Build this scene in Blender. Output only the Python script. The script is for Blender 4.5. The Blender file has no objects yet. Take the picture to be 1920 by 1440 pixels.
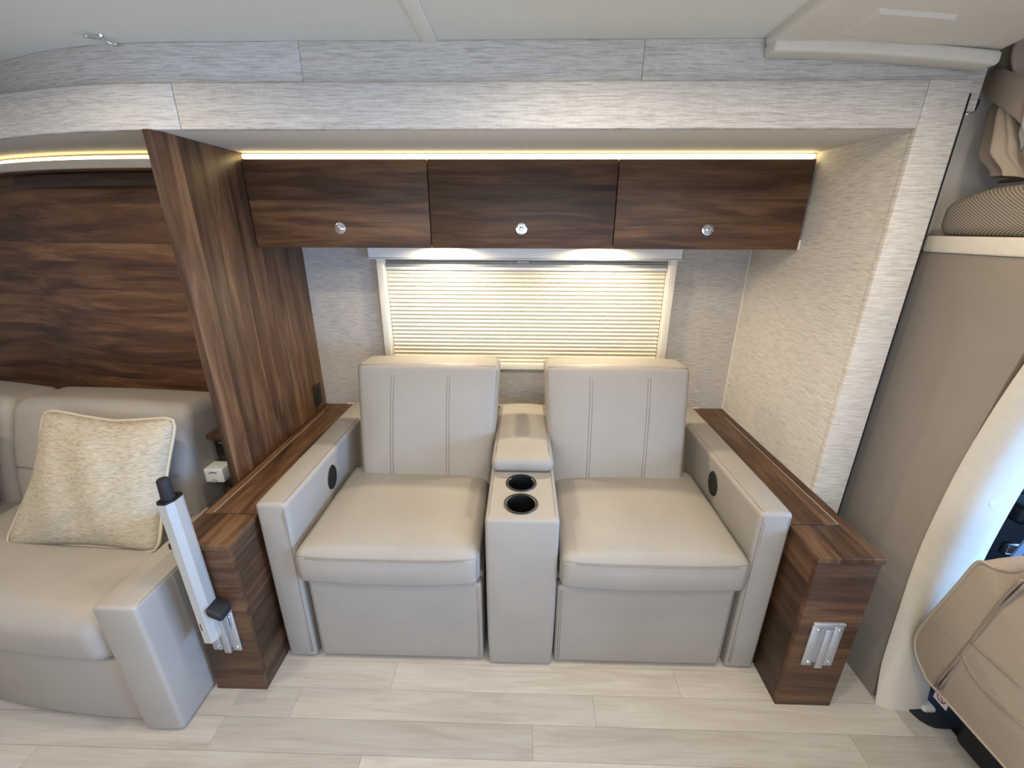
import bpy, bmesh, math, random
from mathutils import Vector, Matrix
random.seed(7)
D = bpy.data
SC = bpy.context.scene
COL = SC.collection
R = math.radians

# ------------------------------------------------------------------ camera
F_PX, PITCH, YAW, ROLL, EYE = 802.03, 19.978, -1.395, 0.214, Vector((0, 0, 1.5))
pi_, ya_, ro_ = R(PITCH), R(YAW), R(ROLL)
FW = Vector((math.sin(ya_)*math.cos(pi_), math.cos(ya_)*math.cos(pi_), -math.sin(pi_)))
RT0 = Vector((math.cos(ya_), -math.sin(ya_), 0)); UP0 = RT0.cross(FW)
RT = RT0*math.cos(ro_) + UP0*math.sin(ro_); UP = -RT0*math.sin(ro_) + UP0*math.cos(ro_)
cam = D.objects.new('camera', D.cameras.new('camera')); COL.objects.link(cam)
cam.data.sensor_width = 36; cam.data.lens = F_PX/1920*36; cam.data.clip_start = .02
cam.matrix_world = Matrix((( RT.x, UP.x, -FW.x, EYE.x), (RT.y, UP.y, -FW.y, EYE.y), (RT.z, UP.z, -FW.z, EYE.z), (0, 0, 0, 1)))
SC.camera = cam

def ray(u, v):
    return FW + RT*((u-960)/F_PX) + UP*((720-v)/F_PX)
def on_plane(u, v, co, no):
    d = ray(u, v); return EYE + d*((Vector(co)-EYE).dot(Vector(no))/d.dot(Vector(no)))
def at(u, v, **k):
    (a, val), = k.items(); i = 'xyz'.index(a); d = ray(u, v)
    return EYE + d*((val-EYE[i])/d[i])

# ------------------------------------------------------------------ world, daylight, exposure
def lin(c): return tuple(((x/255)/12.92 if x/255 <= .04045 else ((x/255+.055)/1.055)**2.4) for x in c)
w = D.worlds.new('world'); SC.world = w; w.use_nodes = True
w.node_tree.nodes['Background'].inputs[0].default_value = (.55, .68, 1, 1)
w.node_tree.nodes['Background'].inputs[1].default_value = .6
SC.view_settings.view_transform = 'Standard'; SC.view_settings.look = 'None'
SC.view_settings.exposure = 0.45; SC.view_settings.gamma = 1; SC.view_settings.use_curve_mapping = False
def area(name, loc, aim, sx, sy, watts, col, spread=180):
    l = D.lights.new(name, 'AREA'); l.shape = 'RECTANGLE'; l.size = sx; l.size_y = sy
    l.energy = watts; l.color = col; l.spread = R(spread)
    o = D.objects.new(name, l); COL.objects.link(o); o.location = loc
    o.rotation_euler = (Vector(aim)-Vector(loc)).to_track_quat('-Z', 'Y').to_euler()
    return o
DAY = (.27, .52, 1.0)
area('windshield_daylight', (2.62, 0.0, 1.04), (-1, 0.35, .1), 1.7, .7, 64, DAY, 115)
area('side_window_daylight', (.1, -.93, 1.25), (.1, 1, .45), 2.1, .6, 11, (.74, .85, 1.0), 130)
WARM = (1.0, .86, .66)

# ------------------------------------------------------------------ helpers
OFF = {}
def thing(name, label, cat, loc=(0, 0, 0), group=None, kind=None):
    o = D.objects.new(name, None); COL.objects.link(o); o.location = loc; o.empty_display_size = .05
    OFF[o.name] = Vector(loc)
    if label: o['label'] = label
    if cat: o['category'] = cat
    if group: o['group'] = group
    if kind: o['kind'] = kind
    return o
def tag(o, label=None, cat=None, group=None, kind=None):
    if label: o['label'] = label
    if cat: o['category'] = cat
    if group: o['group'] = group
    if kind: o['kind'] = kind
    return o
def mob(name, vs, fs, mat, parent=None, smooth=False, angle=None):
    vs = [Vector(v) for v in vs]
    if parent is not None:
        off = OFF[parent.name]; loc = Vector((0, 0, 0))
    else:
        xs, ys, zs = zip(*vs)
        off = Vector(((min(xs)+max(xs))/2, (min(ys)+max(ys))/2, min(zs))); loc = off
    me = D.meshes.new(name); me.from_pydata([v-off for v in vs], [], fs)
    bm = bmesh.new(); bm.from_mesh(me); bmesh.ops.recalc_face_normals(bm, faces=bm.faces); bm.to_mesh(me); bm.free()
    me.materials.append(mat)
    if smooth:
        me.polygons.foreach_set('use_smooth', [True]*len(me.polygons))
        if angle: me.set_sharp_from_angle(angle=R(angle))
    o = D.objects.new(name, me); COL.objects.link(o); o.location = loc
    if parent is not None: o.parent = parent
    OFF[o.name] = off
    return o
def join(*parts):
    V, F = [], []
    for v, f in parts:
        n = len(V); V += list(v); F += [[i+n for i in q] for q in f]
    return V, F
def box_g(lo, hi, fn=None):
    (a, b, c), (d, e, f) = lo, hi
    v = [(a,b,c),(d,b,c),(d,e,c),(a,e,c),(a,b,f),(d,b,f),(d,e,f),(a,e,f)]
    if fn: v = [fn(*p) for p in v]
    return v, [(0,3,2,1),(4,5,6,7),(0,1,5,4),(1,2,6,5),(2,3,7,6),(3,0,4,7)]
def rbox_g(lo, hi, r=.01, n=(1, 1, 1), k=3, fn=None):
    """rounded box: k rings in the rounding, n cells along each flat"""
    ax = []
    for i in range(3):
        a, b = lo[i], hi[i]; rr = min(r, (b-a)/2*.999)
        pts = [a+rr*(1-math.cos(math.pi/2*j/k)) if False else a+rr*j/k for j in range(k)]
        pts += [a+rr+(b-a-2*rr)*j/n[i] for j in range(n[i]+1)]
        pts += [b-rr*(k-1-j)/k for j in range(k)]
        ax.append(pts)
    N = [len(p)-1 for p in ax]
    idx, V, F = {}, [], []
    def vert(i, j, q):
        key = (i, j, q)
        if key in idx: return idx[key]
        p = [ax[0][i], ax[1][j], ax[2][q]]
        c = [min(max(p[m], lo[m]+min(r, (hi[m]-lo[m])/2)), hi[m]-min(r, (hi[m]-lo[m])/2)) for m in range(3)]
        d = [p[m]-c[m] for m in range(3)]
        L = math.sqrt(sum(x*x for x in d)); mx = max(abs(x) for x in d)
        if L > 1e-9:
            # spherify the cube-shaped corner region
            p = [c[m]+d[m]/L*mx for m in range(3)]
        if fn:
            uvw = [(p[m]-(lo[m]+hi[m])/2)/((hi[m]-lo[m])/2) for m in range(3)]
            p = fn(p[0], p[1], p[2], *uvw)
        idx[key] = len(V); V.append(tuple(p)); return idx[key]
    for (A, B, Cc) in ((0, 1, 2), (1, 2, 0), (2, 0, 1)):
        for side in (0, N[Cc]):
            for i in range(N[A]):
                for j in range(N[B]):
                    q = []
                    for (di, dj) in ((0, 0), (1, 0), (1, 1), (0, 1)):
                        t = [0, 0, 0]; t[A] = i+di; t[B] = j+dj; t[Cc] = side
                        q.append(vert(*t))
                    F.append(q if side else q[::-1])
    return V, F
def rbox(name, lo, hi, mat, parent=None, r=.01, n=(1, 1, 1), k=3, fn=None):
    V, F = rbox_g(lo, hi, r, n, k, fn)
    return mob(name, V, F, mat, parent, True)
def box(name, lo, hi, mat, parent=None, fn=None, bevel=0):
    if bevel: return rbox(name, lo, hi, mat, parent, bevel, k=1)
    V, F = box_g(lo, hi, fn); return mob(name, V, F, mat, parent)
def tube_g(pts, r, seg=6, closed=False):
    pts = [Vector(p) for p in pts]; n = len(pts); V, F = [], []
    prev = None
    for i, p in enumerate(pts):
        a = pts[i-1] if (i or closed) else p; b = pts[(i+1) % n] if (i < n-1 or closed) else p
        t = (b-a).normalized()
        if prev is None:
            prev = t.orthogonal().normalized()
        prev = (prev-t*prev.dot(t)).normalized(); q = t.cross(prev)
        for j in range(seg):
            an = 2*math.pi*j/seg; V.append(p+(prev*math.cos(an)+q*math.sin(an))*r)
    for i in range(n if closed else n-1):
        for j in range(seg):
            i2 = (i+1) % n
            F.append((i*seg+j, i*seg+(j+1) % seg, i2*seg+(j+1) % seg, i2*seg+j))
    if not closed:
        F.append(list(range(seg))[::-1]); F.append([(n-1)*seg+j for j in range(seg)])
    return V, F
def tubes(name, lines, r, mat, parent, seg=5, closed=False):
    for l in lines:
        o = mob(name, *tube_g(l, r, seg, closed), mat, parent, True)
    return o
def smoothline(pts, m=8):
    P = [Vector(p) for p in pts]; P = [P[0]*2-P[1]]+P+[P[-1]*2-P[-2]]; out = []
    for i in range(1, len(P)-2):
        for j in range(m):
            t = j/m; a, b, c, d = P[i-1], P[i], P[i+1], P[i+2]
            out.append(.5*((2*b)+(c-a)*t+(2*a-5*b+4*c-d)*t*t+(3*b-a-3*c+d)*t**3))
    return out+[P[-2]]
def lathe_g(prof, c, axis='z', seg=28):
    """prof: (radius, height) pairs; closed ends when radius 0"""
    V, F = [], []; c = Vector(c)
    for rr, h in prof:
        for j in range(seg):
            a = 2*math.pi*j/seg; x, y = rr*math.cos(a), rr*math.sin(a)
            V.append(c+Vector({'z': (x, y, h), 'y': (x, h, y), 'x': (h, x, y)}[axis]))
    for i in range(len(prof)-1):
        for j in range(seg):
            F.append((i*seg+j, i*seg+(j+1) % seg, (i+1)*seg+(j+1) % seg, (i+1)*seg+j))
    F.append(list(range(seg))[::-1]); F.append([(len(prof)-1)*seg+j for j in range(seg)])
    return V, F
def lathe(name, prof, c, mat, parent=None, axis='z', seg=28, angle=35):
    V, F = lathe_g(prof, c, axis, seg); return mob(name, V, F, mat, parent, True, angle)
def cut(o, cutters):
    """subtract (V,F) solids from a mesh, baked"""
    tmp = []
    for V, F in cutters:
        c = mob('cutter', V, F, o.data.materials[0]); tmp.append(c)
        m = o.modifiers.new('b', 'BOOLEAN'); m.operation = 'DIFFERENCE'; m.object = c; m.solver = 'EXACT'
    bpy.context.view_layer.update()
    dg = bpy.context.evaluated_depsgraph_get()
    me = D.meshes.new_from_object(o.evaluated_get(dg)); old = o.data
    o.modifiers.clear(); o.data = me; D.meshes.remove(old)
    me.set_sharp_from_angle(angle=R(40))
    for c in tmp:
        m = c.data; D.objects.remove(c); D.meshes.remove(m)

# ------------------------------------------------------------------ materials
class Mat:
    def __init__(s, name, col=(200, 200, 200), rough=.5, metal=0, spec=.5):
        s.m = D.materials.new(name); s.m.use_nodes = True; s.t = s.m.node_tree
        s.b = s.t.nodes['Principled BSDF']
        s.b.inputs['Base Color'].default_value = (*lin(col), 1)
        s.b.inputs['Roughness'].default_value = rough; s.b.inputs['Metallic'].default_value = metal
        s.b.inputs['Specular IOR Level'].default_value = spec
    def n(s, typ, **k):
        nd = s.t.nodes.new(typ)
        for a, v in k.items(): setattr(nd, a, v)
        return nd
    def link(s, a, b): s.t.links.new(a, b)
    def coords(s, scale, rnd=True):
        tc = s.n('ShaderNodeTexCoord'); src = tc.outputs['Object']
        if rnd:
            oi = s.n('ShaderNodeObjectInfo'); mu = s.n('ShaderNodeMath', operation='MULTIPLY'); mu.inputs[1].default_value = 37.0
            s.link(oi.outputs['Random'], mu.inputs[0])
            ad = s.n('ShaderNodeVectorMath', operation='ADD'); s.link(src, ad.inputs[0]); s.link(mu.outputs[0], ad.inputs[1]); src = ad.outputs[0]
        mp = s.n('ShaderNodeVectorMath', operation='MULTIPLY'); mp.inputs[1].default_value = scale
        s.link(src, mp.inputs[0]); return mp.outputs[0]
    def noise(s, vec, scale=1, detail=4, rough=.55, dist=0):
        nz = s.n('ShaderNodeTexNoise'); nz.inputs['Scale'].default_value = scale; nz.inputs['Detail'].default_value = detail
        nz.inputs['Roughness'].default_value = rough; nz.inputs['Distortion'].default_value = dist
        s.link(vec, nz.inputs['Vector']); return nz.outputs['Fac']
    def ramp(s, fac, stops):
        rp = s.n('ShaderNodeValToRGB'); e = rp.color_ramp.elements
        while len(e) < len(stops): e.new(.5)
        for q, (p, c) in zip(e, stops): q.position = p; q.color = (*lin(c), 1) if isinstance(c, tuple) else (c, c, c, 1)
        s.link(fac, rp.inputs[0]); return rp.outputs[0]
    def mix(s, a, b, fac=.5, mode='MULTIPLY'):
        mx = s.n('ShaderNodeMix', data_type='RGBA', blend_type=mode)
        for sock, v in ((mx.inputs[6], a), (mx.inputs[7], b), (mx.inputs[0], fac)):
            if hasattr(v, 'node'): s.link(v, sock)
            else: sock.default_value = v if not isinstance(v, tuple) else (*lin(v), 1)
        return mx.outputs[2]
    def base(s, c): s.link(c, s.b.inputs['Base Color']); return s
    def bump(s, h, strength=.2, dist=.002):
        bp = s.n('ShaderNodeBump'); bp.inputs['Strength'].default_value = strength; bp.inputs['Distance'].default_value = dist
        s.link(h, bp.inputs['Height']); s.link(bp.outputs[0], s.b.inputs['Normal']); return s

def walnut(name, grain, across, rough=.42, light=1.0, board=.095):
    M = Mat(name, rough=rough, spec=.35)
    tc = M.n('ShaderNodeTexCoord'); oi = M.n('ShaderNodeObjectInfo')
    xyz = M.n('ShaderNodeSeparateXYZ'); M.link(tc.outputs['Object'], xyz.inputs[0])
    dv = M.n('ShaderNodeMath', operation='MULTIPLY_ADD'); dv.inputs[1].default_value = 1/board; M.link(xyz.outputs[across], dv.inputs[0])
    M.link(oi.outputs['Random'], dv.inputs[2])
    fl = M.n('ShaderNodeMath', operation='FLOOR'); M.link(dv.outputs[0], fl.inputs[0])
    ad = M.n('ShaderNodeMath', operation='MULTIPLY_ADD'); ad.inputs[1].default_value = 7.31; M.link(oi.outputs['Random'], ad.inputs[0]); M.link(fl.outputs[0], ad.inputs[2])
    wn = M.n('ShaderNodeTexWhiteNoise', noise_dimensions='1D'); M.link(ad.outputs[0], wn.inputs['W'])
    # every veneer strip takes its figure from another place
    jump = M.n('ShaderNodeVectorMath', operation='SCALE'); jump.inputs[3].default_value = 23.0; M.link(wn.outputs['Color'], jump.inputs[0])
    pos = M.n('ShaderNodeVectorMath', operation='ADD'); M.link(tc.outputs['Object'], pos.inputs[0]); M.link(jump.outputs[0], pos.inputs[1])
    def sc(ac, al):
        v = [min(ac, 6.0)]*3; v[across] = ac; v[grain] = al
        m = M.n('ShaderNodeVectorMath', operation='MULTIPLY'); m.inputs[1].default_value = v; M.link(pos.outputs[0], m.inputs[0]); return m.outputs[0]
    big = M.noise(sc(20.0, 2.2), 1.0, 4, .55, .8)
    fig = M.noise(sc(70.0, 4.0), 1.0, 3, .6, 1.2)
    fine = M.noise(sc(380.0, 9.0), 1, 2, .6, .2)
    c = lambda a: tuple(min(255, x*light) for x in a)
    col = M.ramp(big, [(.28, c((70, 46, 30))), (.46, c((97, 67, 45))), (.60, c((118, 85, 58))), (.75, c((136, 102, 71)))])
    col = M.mix(col, M.ramp(fig, [(.34, .66), (.56, 1.0)]), .8)
    col = M.mix(col, M.ramp(wn.outputs['Value'], [(0, .45), (1, 1.0)]), .95)
    col = M.mix(col, M.ramp(fine, [(.3, .70), (.62, 1.0)]), .8)
    M.base(col).bump(fine, .06, .001)
    return M.m
def linen(name, along, normal, c0=(174, 167, 158), c1=(208, 202, 194), c2=(220, 215, 208)):
    M = Mat(name, rough=.75, spec=.25)
    s1 = [420.0]*3; s1[along] = 19; s1[normal] = 3
    s2 = [160.0]*3; s2[along] = 7; s2[normal] = 2
    a = M.noise(M.coords(tuple(s1)), 1, 4, .65, .2); b = M.noise(M.coords(tuple(s2)), 1, 3, .6, .2); s3 = [70.0]*3; s3[along] = 520; s3[normal] = 3; c = M.noise(M.coords(tuple(s3)), 1, 2)
    col = M.ramp(a, [(.32, c0), (.5, c1), (.66, c2)])
    col = M.mix(col, M.ramp(b, [(.34, .84), (.5, 1.0)]), .7)
    col = M.mix(col, M.ramp(c, [(.35, .88), (.6, 1.0)]), .6)
    M.base(col).bump(a, .15, .0015)
    return M.m
def leather(name, col, rough=.5, var=.10):
    M = Mat(name, col, rough, spec=.35)
    a = M.noise(M.coords((1, 1, 1)), 420, 3, .6); b = M.noise(M.coords((1, 1, 1)), 6, 3)
    c = M.mix(col, M.ramp(a, [(.3, 1-var), (.7, 1.0)]), 1.0)
    c = M.mix(c, M.ramp(b, [(.3, .93), (.7, 1.0)]), 1.0)
    M.base(c).bump(a, .22, .0015)
    return M.m
def plain(name, col, rough=.5, metal=0, spec=.5, grain=0):
    M = Mat(name, col, rough, metal, spec)
    a = M.noise(M.coords((1, 1, 1)), grain or 60, 3)
    M.base(M.mix(col, M.ramp(a, [(.3, .94), (.7, 1.0)]), 1.0))
    if grain: M.bump(a, .15, .001)
    return M.m
def glow(name, col, strength):
    M = Mat(name, (255, 240, 210), .6)
    M.b.inputs['Emission Color'].default_value = (*col, 1); M.b.inputs['Emission Strength'].default_value = strength
    return M.m

WAL_X = walnut('walnut_grain_x', 0, 2, rough=.5, light=.93); WAL_S = walnut('walnut_sofa_wall', 0, 2, rough=.5, light=1.2, board=.075)          # fronts, doors, sofa wall
WAL_Z = walnut('walnut_grain_z', 2, 1, light=1.08)
WAL_Y = walnut('walnut_grain_y', 1, 0, light=.93)
WAL_D = walnut('walnut_side', 1, 2, light=.80)
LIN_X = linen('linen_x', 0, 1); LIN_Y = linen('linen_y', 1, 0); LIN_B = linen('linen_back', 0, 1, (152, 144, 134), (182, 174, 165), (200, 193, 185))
CREAM = leather('cream_upholstery', (154, 147, 138))
SOFA = leather('sofa_upholstery', (160, 152, 142))
STITCH = plain('stitch_thread', (112, 102, 92), .8)
CABSEAT = leather('cab_seat_fabric', (172, 157, 139), .7, .16)
BLACK = plain('black_plastic', (14, 14, 15), .35)
BLACKM = plain('black_matte', (20, 20, 22), .7)
CHROME = plain('chrome', (225, 225, 228), .12, 1)
ALU = plain('brushed_aluminium', (196, 198, 200), .38, .75, grain=200)
ALUW = plain('satin_aluminium', (182, 181, 176), .4, .35)
WHITE = plain('white_plastic', (226, 224, 218), .4)
OFFW = plain('offwhite_frame', (222, 214, 198), .45)
CAPM = plain('cab_cream_plastic', (220, 214, 200), .6)
PILLAR = plain('pillar_cream_plastic', (196, 186, 170), .55)
CEIL = plain('ceiling_vinyl', (226, 225, 214), .7, grain=300)
SOFF = plain('soffit_vinyl', (208, 200, 186), .7)
TAUPE = leather('taupe_fabric', (143, 133, 122), .85, .16)
CREAMFAB = plain('cream_wall_fabric', (222, 214, 200), .8, grain=200)
GREYR = plain('grey_rail', (150, 148, 145), .4)
BLIND = Mat('pleated_blind', (228, 219, 198), .8, spec=.2).m
LEDM = glow('led_strip', (1.0, .78, .36), 5)
LENS = glow('lamp_lens', (1.0, .85, .62), 10)
NAVY = plain('dark_navy_plastic', (9, 10, 13), .4)
STEELB = plain('blue_grey_plastic', (90, 110, 135), .3)
def floor_mat():
    M = Mat('floor_vinyl', rough=.42, spec=.4)
    a = M.noise(M.coords((2.2, 22, 22)), 1, 6, .6, 1.0); f = M.noise(M.coords((8, 160, 160)), 1, 3)
    col = M.ramp(a, [(.28, (170, 160, 147)), (.48, (184, 175, 163)), (.7, (194, 187, 176))])
    oi = M.n('ShaderNodeObjectInfo'); col = M.mix(col, M.ramp(oi.outputs['Random'], [(0, .76), (1, 1.0)]), 1.0)
    col = M.mix(col, M.ramp(f, [(.3, .90), (.6, 1.0)]), .8)
    M.base(col).bump(f, .05, .001); return M.m
FLOOR = floor_mat()
def pillow_mat():
    M = Mat('chenille', rough=.9, spec=.1)
    a = M.noise(M.coords((45, 45, 380)), 1, 4, .65, .3)
    M.base(M.ramp(a, [(.32, (146, 135, 114)), (.5, (172, 161, 140)), (.68, (188, 178, 159))])).bump(a, .3, .002); return M.m
PILLOW = pillow_mat()
def weave_mat():
    M = Mat('mattress_weave', rough=.9, spec=.1)
    w1 = M.n('ShaderNodeTexWave', wave_type='BANDS', bands_direction='DIAGONAL'); w1.inputs['Scale'].default_value = 60; w1.inputs['Distortion'].default_value = 1.5; w1.inputs['Detail Scale'].default_value = 40
    M.link(M.coords((0, 1, 1.6)), w1.inputs['Vector'])
    w2 = M.n('ShaderNodeTexWave', wave_type='BANDS', bands_direction='DIAGONAL'); w2.inputs['Scale'].default_value = 60; w2.inputs['Distortion'].default_value = 1.5; w2.inputs['Detail Scale'].default_value = 40
    M.link(M.coords((0, -1, 1.6)), w2.inputs['Vector'])
    c = M.mix(w1.outputs['Fac'], w2.outputs['Fac'], .5, 'MIX')
    M.base(M.ramp(c, [(.2, (96, 86, 76)), (.5, (138, 127, 115)), (.8, (176, 166, 152))])).bump(c, .4, .003); return M.m
WEAVE = weave_mat()
CURT = plain('curtain_cloth', (170, 154, 136), .85, grain=400)
LINING = plain('curtain_lining', (200, 196, 190), .85)

# ------------------------------------------------------------------ setting: floor
XL, XR, YB, YF, ZS, ZF, ZC, ZT = -1.043, 1.049, 2.089, 1.336, 1.759, 1.866, 1.965, .6177
fl = tag(box('floor', (-3.2, -1.0, -.06), (2.8, 2.2, -.003), FLOOR), kind='structure', label='pale greige wood-look vinyl plank floor')
rows = {0: -.443, 1: -.747, 2: -.953, 3: -.47, 4: -.2, 5: -.66, -1: -.2, -2: -.9, -3: -.5}
for rI, off in rows.items():
    y1 = 1.116-.0985*rI; y0 = y1-.0985
    x = off-3
    while x < 1.9:
        a, b = max(x, -2.3), min(x+1.0, 1.95)
        if b-a > .05:
            box('plank', (a+.0004, y0+.0004, -.003), (b-.0004, y1-.0004, 0), FLOOR, fl)
        x += 1.0

# ------------------------------------------------------------------ setting: ceiling, header, fascia, slide-out box
tag(box('ceiling', (-3.2, -1.0, ZC), (.63, 2.2, ZC+.03), CEIL), kind='structure', label='pale grey vinyl ceiling panels')
tag(box('trim_1', (-.272, -1.0, ZC-.005), (-.233, 1.36, ZC), plain('batten_white', (244, 242, 232), .5), bevel=.002), kind='structure', label='pale batten strip across the ceiling')
tag(box('ceiling_cab', (.63, -1.0, 2.16), (2.8, 1.5, 2.19), CAPM), kind='structure', label='ceiling above the cab bunk')
def bendL(k, x0=-.95):
    return lambda x, y, z, *a: (x, y+k*min(.75, max(0, x0-x))**2, z)
hd = thing('wall_header', 'linen patterned wall strip between ceiling and slide-out fascia', None, (0, 1.36, 1.8), kind='structure')
for a, b, q in ((-3.2, -.605, 26), (-.604, .31, 1), (.311, 1.205, 1)):
    rbox('header_panel', (a, 1.36, 1.80), (b, 1.375, 1.9645), LIN_X, hd, r=.001, n=(q, 1, 1), k=1, fn=bendL(.36))
tag(rbox('trim_2', (-3.2, YF, ZS-.003), (-.957, YF+.022, ZF), LIN_X, r=.003, n=(26, 1, 1), k=1, fn=bendL(.28)), kind='structure', label='curved linen fascia strip above the sofa')
tag(rbox('trim_3', (-.9555, YF, ZS-.003), (1.048, YF+.022, ZF), LIN_X, r=.003, n=(2, 1, 1), k=1), kind='structure', label='long linen fascia strip above the recliners')
tag(rbox('trim_4', (1.049, YF, .02), (1.158, YF+.022, ZF), LIN_X, r=.002, k=1), kind='structure', label='upright linen flange beside the slide-out wall')
tag(box('trim_5', (1.158, YF+.004, .02), (1.166, YF+.03, ZF-.03), BLACKM), kind='structure', label='black rubber seal along the flange')
tag(rbox('soffit', (-3.2, YF+.003, ZS), (XR, 2.2, ZS+.02), SOFF, r=.0005, n=(26, 1, 1), k=1,
         fn=lambda x, y, z, *a: (x, y+(.28*min(.75, max(0, -.95-x))**2 if y < 1.6 else 0), z)), kind='structure', label='plain soffit of the slide-out')
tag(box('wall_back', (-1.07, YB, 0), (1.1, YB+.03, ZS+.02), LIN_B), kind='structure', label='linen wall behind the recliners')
tag(box('wall_right', (XR, YF+.022, 0), (XR+.03, YB+.03, ZS+.02), LIN_Y), kind='structure', label='linen side wall of the slide-out')
tag(box('trim_6', (XR-.003, YB-.004, ZT), (XR, YB, ZS), OFFW), kind='structure', label='thin corner bead')
tag(box('trim_7', (-.93, YB-.004, ZT), (.93, YB, ZT+.004), OFFW), kind='structure', label='thin bead along the back wall')
tag(box('wall_left', (-3.2, -1.0, 0), (-3.17, 2.2, ZC), LIN_Y), kind='structure', label='far end wall')
def wall_hole(name, y0, y1, x0, x1, z0, z1, hx0, hx1, hz0, hz1, mat):
    V, F = join(box_g((x0, y0, z0), (hx0, y1, z1)), box_g((hx1, y0, z0), (x1, y1, z1)),
                box_g((hx0, y0, z0), (hx1, y1, hz0)), box_g((hx0, y0, hz1), (hx1, y1, z1)))
    return mob(name, V, F, mat)
tag(wall_hole('wall_opposite', -1.03, -1.0, -3.2, 2.8, 0, 2.2, -1.0, 1.2, .92, 1.58, LIN_X), kind='structure', label='opposite side wall with a window')

# walnut wall behind the sofa with the light cove on top
def bendS(k=.26, x0=-1.37): return lambda x, y, z, *a: (x, y+k*min(1.0, max(0, x0-x))**2, z)
tag(rbox('wall_sofa', (-3.1, 1.80, .3), (-1.068, 1.82, ZS), WAL_S, r=.0005, n=(24, 1, 1), k=1, fn=bendS(.2)), kind='structure', label='walnut veneer wall behind the sofa')
cv = thing('light_cove', 'dark recessed light cove lip with strip light above the sofa', 'light cove', (-1.6, 1.74, 1.70))
rbox('lip', (-3.0, 1.712, 1.706), (-1.070, 1.728, 1.735), SOFF, cv, r=.002, n=(24, 1, 1), k=1, fn=bendS())
rbox('underside', (-3.0, 1.728, 1.700), (-1.070, 1.799, 1.706), WAL_X, cv, r=.0005, n=(24, 1, 1), k=1, fn=bendS())
rbox('roller_housing', (-3.0, 1.765, 1.648), (-1.070, 1.799, 1.699), WAL_X, cv, r=.006, n=(24, 1, 1), k=2, fn=bendS())
rbox('led_strip', (-3.0, 1.730, 1.737), (-1.074, 1.742, 1.749), LEDM, cv, r=.002, n=(24, 1, 1), k=1, fn=bendS())

# ------------------------------------------------------------------ walnut divider panel between sofa bay and recliners
dv = thing('divider_panel', 'tall walnut veneer divider panel between sofa and recliners', 'panel', (-1.055, 1.7, 0))
rbox('board', (-1.067, YF+.002, .0), (XL, YB, ZS-.002), WAL_Z, dv, r=.001, k=1)
rbox('edge_band', (-1.0672, YF-.0005, .0), (XL-.001, YF+.002, ZS-.002), walnut('walnut_edge', 2, 0, light=.75), dv, r=.0008, k=1)
ol = rbox('outlet', (XL, 1.975, .648), (XL+.007, 2.04, .752), plain('brown_outlet', (30, 24, 20), .5), dv, r=.003, k=2)
box('outlet_face', (XL+.007, 1.99, .665), (XL+.009, 2.025, .735), BLACKM, ol)

# ------------------------------------------------------------------ wooden side cabinets flanking the recliners
def side_cabinet(xi, xo, label):
    s = 1 if xo > xi else -1
    t = thing('side_cabinet', label, 'cabinet', ((xi+xo)/2, 1.5, 0), 'side cabinets')
    lo = lambda a, b: (min(a, b), max(a, b))
    a, b = lo(xi+s*.004, xo-s*.004)
    rbox('front_panel', (a, 1.006, 0), (b, 1.024, ZT-.02), WAL_X, t, r=.0012, k=1)
    a, b = lo(xi+s*.004, xi+s*.02); rbox('side_panel', (a, 1.0245, 0), (b, YB-.002, ZT-.02), WAL_D, t, r=.0008, k=1)
    a, b = lo(xo-s*.004, xo-s*.02); rbox('side_panel', (a, 1.0245, 0), (b, YB-.002, ZT-.02), WAL_D, t, r=.0008, k=1)
    xs = xo-s*.034                                           # seam line of the lid
    a, b = lo(xi-s*.002, xo)
    rbox('top', (a, 1.0, ZT-.02), (b, 1.150, ZT), WAL_Y, t, r=.003, k=2)
    a, b = lo(xs+s*.002, xo)
    rbox('top', (a, 1.1505, ZT-.02), (b, YB-.002, ZT), WAL_Y, t, r=.0012, k=1)
    a, b = lo(xi-s*.002, xs-s*.001)
    ld = rbox('lid', (a, 1.153, ZT-.018), (b, 1.985, ZT+.0005), WAL_Y, t, r=.0012, k=1)
    a, b = lo(xs-s*.001, xs+s*.0015)
    box('lid_edge', (a, 1.155, ZT-.01), (b, 1.98, ZT+.001), ALUW, ld)
    a, b = lo(xi-s*.002, xs)
    rbox('top', (a, 1.987, ZT-.02), (b, YB-.002, ZT), WAL_Y, t, r=.0012, k=1)
    return t
side_cabinet(-.862, -1.0425, 'low walnut side cabinet with hinged lid beside the sofa arm')
side_cabinet(.859, 1.048, 'low walnut side cabinet with hinged lid beside the cab wall')

# ------------------------------------------------------------------ overhead cabinets
edges = [-1.040, -.355, .341, 1.040]
kind_ = ['left overhead walnut cabinet, next to the tall divider panel', 'middle overhead walnut cabinet, between two others', 'right overhead walnut cabinet, next to the linen side wall']
for i in range(3):
    a, b = edges[i], edges[i+1]; cx = (a+b)/2
    t = thing('overhead_cabinet', kind_[i], 'cabinet', (cx, 1.9, 1.43), 'overhead cabinets')
    rbox('body', (a+.001, 1.746, 1.436), (b-.001, YB-.001, 1.728), WAL_X, t, r=.001, k=1)
    d = rbox('door', (a+.0018, 1.728, 1.4275), (b-.0018, 1.745, 1.7350), WAL_X, t, r=.0012, k=1)
    if i == 2: box('filler_strip', (1.0405, 1.73, 1.428), (1.0475, 1.745, 1.462), OFFW, t)
    lx = (-.701, -.008, .690)[i]
    lathe('latch_ring', [(.0, 0), (.0215, 0), (.0225, -.003), (.021, -.006), (.017, -.0065), (.0155, -.003), (0, -.003)][::-1], (lx, 1.728, 1.499), CHROME, d, 'y', 32)
    rbox('latch_button', (lx-.009, 1.716, 1.490), (lx+.009, 1.7245, 1.508), CHROME, d, r=.004, k=2)
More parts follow.
